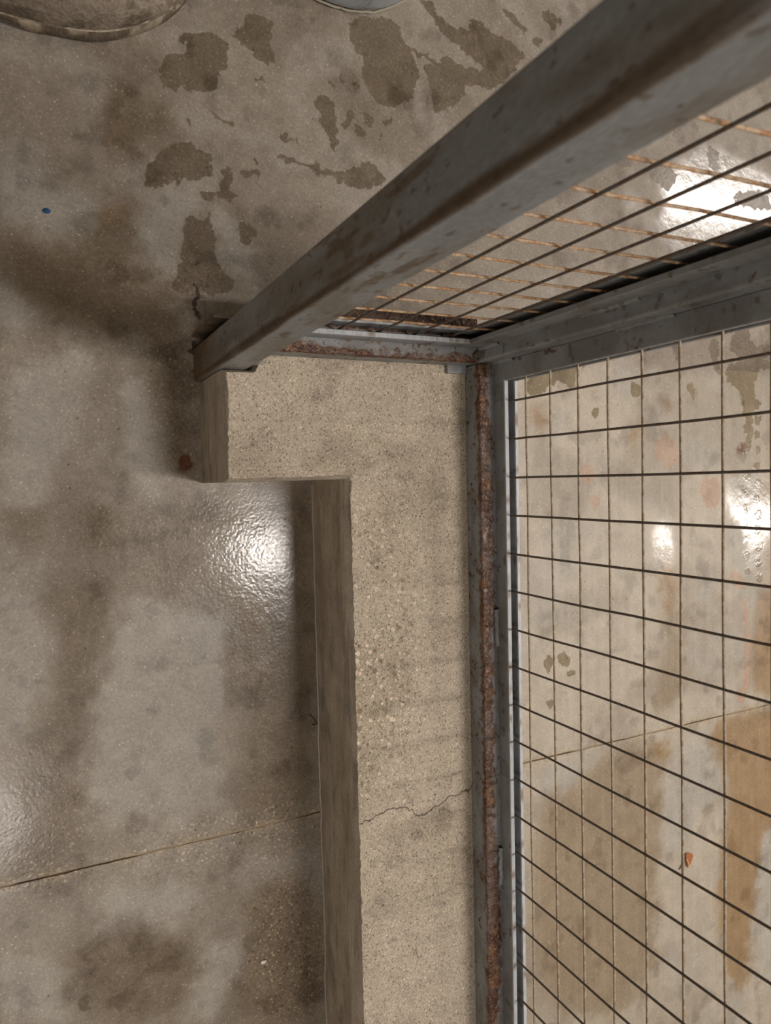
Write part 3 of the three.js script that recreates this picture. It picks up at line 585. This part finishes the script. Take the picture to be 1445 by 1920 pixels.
{
  const pb = new THREE.Group(); pb.name = 'mesh_panel'; pb.userData.label = 'mesh panel along the kerb'; fence.add(pb);
  const bar = (...b) => part('flat_bar', uvBox(box(...b, 0.0012, 2), 2), paint, pb);
  for (const [x0, x1] of [[-0.0115, -0.0045], [0.0045, 0.0105]]) {
    bar(x0, x1, LEDGE, LIP, PB0, PB1);
    part('lit_edge_strip', uvBox(box(x0 + 0.0006, x1 - 0.0006, LIP - 0.0005, LIP + 0.0012, PB0 + 0.026, PB1 - 0.026, 0.0006, 2), 2), litEdge, pb, 'pale strip added for the light on the top edge of the bar');                    // bottom
    bar(x0, x1, LIP, FTOP - 0.025, PB0, PB0 + 0.0255);    // corner side
    bar(x0, x1, LIP, FTOP - 0.025, PB1 - 0.0255, PB1);    // far side
    bar(x0, x1, FTOP - 0.025, FTOP, PB0, PB1);            // top
  }
  for (let k = 0; k <= 33; k++) wire([-WR, LEDGE + 0.002, k * 0.05], [-WR, FTOP - 0.004, k * 0.05], k, wireShaded, pb);
  for (let j = 0; j <= 33; j++) wire([WR, 0.22 + j * 0.05, PB0 + 0.004], [WR, 0.22 + j * 0.05, PB1 - 0.004], 50 + j, wireLit, pb);
}
{
  const pa = new THREE.Group(); pa.name = 'mesh_panel'; pa.userData.label = 'mesh panel across the kerb foot'; fence.add(pa);
  const bar = (...b) => part('flat_bar', uvBox(box(...b, 0.0012, 2), 2, 0.13, 0.21), paint, pa);
  const X0 = -0.3325, X1 = -0.0340;
  for (const [z0, z1] of [[-0.0770, -0.0700], [-0.0920, -0.0860]]) {
    bar(X0, X1, LEDGE, LIP, z0, z1);
    part('lit_edge_strip', uvBox(box(X0 + 0.001, X1 - 0.027, LIP - 0.0005, LIP + 0.0012, z0 + 0.0006, z1 - 0.0006, 0.0006, 2), 2), litEdge, pa, 'pale strip added for the light on the top edge of the bar');
    bar(X1 - 0.0265, X1, LIP, FTOP - 0.025, z0, z1);
    bar(X0, X1, FTOP - 0.025, FTOP, z0, z1);
  }
  const zm = -0.0815;
  for (let k = 0; k < 6; k++) wire([-0.0850 - k * 0.05, LEDGE + 0.002, zm + WR], [-0.0850 - k * 0.05, FTOP - 0.004, zm + WR], 100 + k, wireShaded, pa);
  for (let j = 0; j <= 33; j++) wire([X0 + 0.001, 0.2225 + j * 0.05, zm - WR], [X1 - 0.004, 0.2225 + j * 0.05, zm - WR], 130 + j, wireRust, pa);
}

// ---------------------------------------------------------------- things lying on the floor
{ // muddy shoe
  const shoe = thing('shoe', 'mud-caked grey shoe with a pale worn sole edge on the wet floor', 'shoe');
  const plan = [[-0.590, -0.4440], [-0.530, -0.4420], [-0.472, -0.4480], [-0.425, -0.4680], [-0.387, -0.4970], [-0.360, -0.5310], [-0.352, -0.5650], [-0.366, -0.5980], [-0.410, -0.6150], [-0.480, -0.6050], [-0.560, -0.5800], [-0.630, -0.5650], [-0.668, -0.5400], [-0.672, -0.4950], [-0.645, -0.4580]];
  const curve = new THREE.CatmullRomCurve3(plan.map((p) => new THREE.Vector3(p[0], 0, p[1])), true).getPoints(120).slice(0, 120);
  const c = [-0.51, -0.525];
  const mud = matOf(bake(512, 512, 0, 0.4, 0, 0.4, (x, y, o) => { const n = fbm(x * 30, y * 30, 4), m = vn(x * 500, y * 500), f = fbm(x * 120, y * 120, 3); cc[0] = 146; cc[1] = 133; cc[2] = 118; mixTo(cc, [112, 100, 85], sst(0.45, 0.65, n)); mixTo(cc, [160, 148, 130], sst(0.6, 0.75, f) * 0.6); const v = (m - 0.5) * 30; o[0] = cc[0] + v; o[1] = cc[1] + v; o[2] = cc[2] + v; o[3] = 0.85; o[4] = f * 0.002 + m * 0.0004; }, { repeat: true }));
  const sole = matOf(bake(512, 128, 0, 0.4, 0, 0.1, (x, y, o) => { const n = fbm(x * 40, y * 90, 4), m = vn(x * 500, y * 500); cc[0] = 172; cc[1] = 158; cc[2] = 138; mixTo(cc, [116, 104, 88], sst(0.46, 0.62, n)); const v = (m - 0.5) * 30; o[0] = cc[0] + v; o[1] = cc[1] + v; o[2] = cc[2] + v; o[3] = 0.85; o[4] = n * 0.003 + m * 0.0004; }, { repeat: true }));
  const ringAt = (s, y, j) => curve.map((p, i) => { const w = 1 + (fbm(i * 0.21 + j * 3, j * 5, 3) - 0.5) * 0.03; return new THREE.Vector3(c[0] + (p.x - c[0]) * s * w, y(p, i), c[1] + (p.z - c[1]) * s * w); });
  const loft = (rings) => { const pos = [], n = curve.length, tri = (a, b, d) => pos.push(a.x, a.y, a.z, b.x, b.y, b.z, d.x, d.y, d.z); for (let k = 0; k + 1 < rings.length; k++) for (let i = 0; i < n; i++) { const j = (i + 1) % n; tri(rings[k][i], rings[k][j], rings[k + 1][i]); tri(rings[k][j], rings[k + 1][j], rings[k + 1][i]); } const t = rings[rings.length - 1], q = t.reduce((a, p) => a.add(p), new THREE.Vector3()).divideScalar(n); for (let i = 0; i < n; i++) tri(t[i], t[(i + 1) % n], q); const g = new THREE.BufferGeometry(); g.setAttribute('position', new THREE.Float32BufferAttribute(pos, 3)); g.computeVertexNormals(); return g; };
  const arch = (p) => 0.0008 + 0.012 * sst(0.035, 0.0, Math.abs(p.x + 0.585));
  const body = shoe;
  part('shoe_sole', toCreasedNormals(uvBox(loft([ringAt(0.95, (p) => arch(p), 0), ringAt(0.985, (p) => arch(p) + 0.004, 1), ringAt(1.0, () => 0.020, 2), ringAt(0.985, () => 0.026, 3), ringAt(0.95, () => 0.028, 4)]), 2.5), 0.7), sole, body, 'pale worn sole edge');
  const hgt = (p) => 0.028 + 0.055 * sst(-0.36, -0.47, p.x) + 0.05 * sst(-0.5, -0.6, p.x);
  part('shoe_upper', toCreasedNormals(uvBox(loft([ringAt(0.965, () => 0.024, 5), ringAt(0.972, () => 0.034, 6), ringAt(0.93, (p) => 0.034 + (hgt(p) - 0.028) * 0.55, 7), ringAt(0.78, (p) => 0.036 + (hgt(p) - 0.028) * 0.85, 8), ringAt(0.5, (p) => 0.038 + (hgt(p) - 0.028), 9)]), 2.5), 0.9), mud, body, 'dirt-covered upper');
}
{ // round tub
  const tub = thing('plastic_tub', 'round pale blue-grey plastic tub with a crusty foot on the floor', 'tub');
  tub.position.set(-0.150, 0, -0.7285);
  const pr = [[0.0, 0.006], [0.135, 0.006], [0.146, 0.002], [0.1555, 0.003], [0.1590, 0.008], [0.1600, 0.020], [0.1630, 0.070], [0.1660, 0.125], [0.1740, 0.130], [0.1750, 0.136], [0.1700, 0.139], [0.1625, 0.134], [0.1590, 0.070], [0.1560, 0.016], [0.0, 0.012]].map((p) => new THREE.Vector2(...p));
  const plastic = matOf(bake(512, 128, 0, 1.0, 0, 0.25, (x, y, o) => { const n = fbm(x * 30, y * 30, 4), m = vn(x * 260, y * 260); cc[0] = 168; cc[1] = 176; cc[2] = 184; mixTo(cc, [140, 142, 142], sst(0.5, 0.7, n) * 0.6); const d = sst(0.72, 0.8, m * 0.5 + n * 0.5); mixTo(cc, [70, 62, 52], d * 0.6); o[0] = cc[0]; o[1] = cc[1]; o[2] = cc[2]; o[3] = 0.35; o[4] = n * 0.0003; }, { repeat: true }));
  part('tub_wall', new THREE.LatheGeometry(pr, 96), plastic, tub);
  const crust = []; for (let i = 0; i <= 160; i++) { const a = i / 160 * Math.PI * 2, r = 0.1585 + 0.003 * fbm(i * 0.5, 2, 2); crust.push(new THREE.Vector3(Math.sin(a) * r, 0.0035 + 0.004 * Math.max(0, fbm(i * 0.35, 7, 3) - 0.4), Math.cos(a) * r)); }
  part('crusty_rim', new THREE.TubeGeometry(new THREE.CatmullRomCurve3(crust, true), 320, 0.0019, 6, true), new THREE.MeshStandardMaterial({ color: 0xa39b8b, roughness: 0.9 }), tub, 'pale crust round the foot');
}
{ // leaf scrap in the pen
  const t = thing('leaf_scrap', 'small orange-brown leaf scrap with a pale rib on the pen floor', 'leaf');
  t.position.set(0.508, 0.0012, 0.818); t.rotation.y = -0.25;
  const s = new THREE.Shape(); s.moveTo(-0.004, -0.013); s.quadraticCurveTo(0.006, -0.016, 0.013, -0.011); s.quadraticCurveTo(0.012, 0.004, 0.006, 0.012); s.quadraticCurveTo(0.000, 0.004, -0.004, -0.013);
  const g = new THREE.ExtrudeGeometry(s, { depth: 0.0012, bevelEnabled: true, bevelSize: 0.0005, bevelThickness: 0.0005, bevelSegments: 1, curveSegments: 8 }); g.rotateX(Math.PI / 2); g.translate(0, 0.002, 0); g.rotateZ(0.12);
  part('leaf_blade', g, new THREE.MeshStandardMaterial({ color: 0xa9653a, roughness: 0.6 }), t);
  part('leaf_rib', new THREE.TubeGeometry(new THREE.CatmullRomCurve3([new THREE.Vector3(-0.003, 0.003, -0.004), new THREE.Vector3(0.002, 0.0045, 0.003), new THREE.Vector3(0.007, 0.003, 0.012)]), 12, 0.0014, 6), new THREE.MeshStandardMaterial({ color: 0xd9a877, roughness: 0.6 }), t, 'pale orange rib');
  part('leaf_stalk', new THREE.TubeGeometry(new THREE.CatmullRomCurve3([new THREE.Vector3(-0.004, 0.0022, -0.012), new THREE.Vector3(-0.010, 0.003, -0.009), new THREE.Vector3(-0.007, 0.0012, 0.004), new THREE.Vector3(-0.013, 0.0006, 0.017)]), 20, 0.0009, 6), new THREE.MeshStandardMaterial({ color: 0x4a4038, roughness: 0.8 }), t, 'dark curled stalk');
}
{ // twig at the foot of the kerb
  const t = thing('twig', 'tiny forked twig on the wet floor against the kerb', 'twig');
  t.position.set(-0.2155, 0.0022, 0.4420);
  const m = new THREE.MeshStandardMaterial({ color: 0x7a6a50, roughness: 0.6 });
  part('twig_stem', new THREE.TubeGeometry(new THREE.CatmullRomCurve3([new THREE.Vector3(-0.007, 0, -0.010), new THREE.Vector3(-0.002, 0.0005, -0.002), new THREE.Vector3(0.0035, 0.001, 0.006)]), 12, 0.0009, 6), m, t);
  part('twig_fork', new THREE.TubeGeometry(new THREE.CatmullRomCurve3([new THREE.Vector3(-0.004, -0.0002, 0.0055), new THREE.Vector3(0.000, 0.0005, 0.006), new THREE.Vector3(0.0035, 0.001, 0.006)]), 8, 0.0008, 6), m, t);
}
function crumb(name, label, category, x, z, r, color) {
  const g = new THREE.IcosahedronGeometry(r, 1), p = g.attributes.position;
  for (let i = 0; i < p.count; i++) { const k = 0.8 + 0.4 * vn(p.getX(i) * 900 + x * 50, p.getZ(i) * 900 + p.getY(i) * 700); p.setXYZ(i, p.getX(i) * k * 1.5, p.getY(i) * k * 0.6, p.getZ(i) * k); }
  g.computeVertexNormals();
  const m = new THREE.Mesh(g, new THREE.MeshStandardMaterial({ color, roughness: 0.6 })); m.name = numbered(name); m.userData = { label, category }; m.position.set(x, r * 0.5, z); m.castShadow = m.receiveShadow = true; scene.add(m);
}
crumb('plastic_chip', 'tiny bright blue plastic chip on the corridor floor', 'chip', -0.542, -0.235, 0.0030, 0x1f4f86);
crumb('paint_flake', 'tiny white flake on the floor beside the kerb', 'flake', -0.300, 0.771, 0.0028, 0xe6e0d4);
shade(scene);
renderer.render(scene, camera);
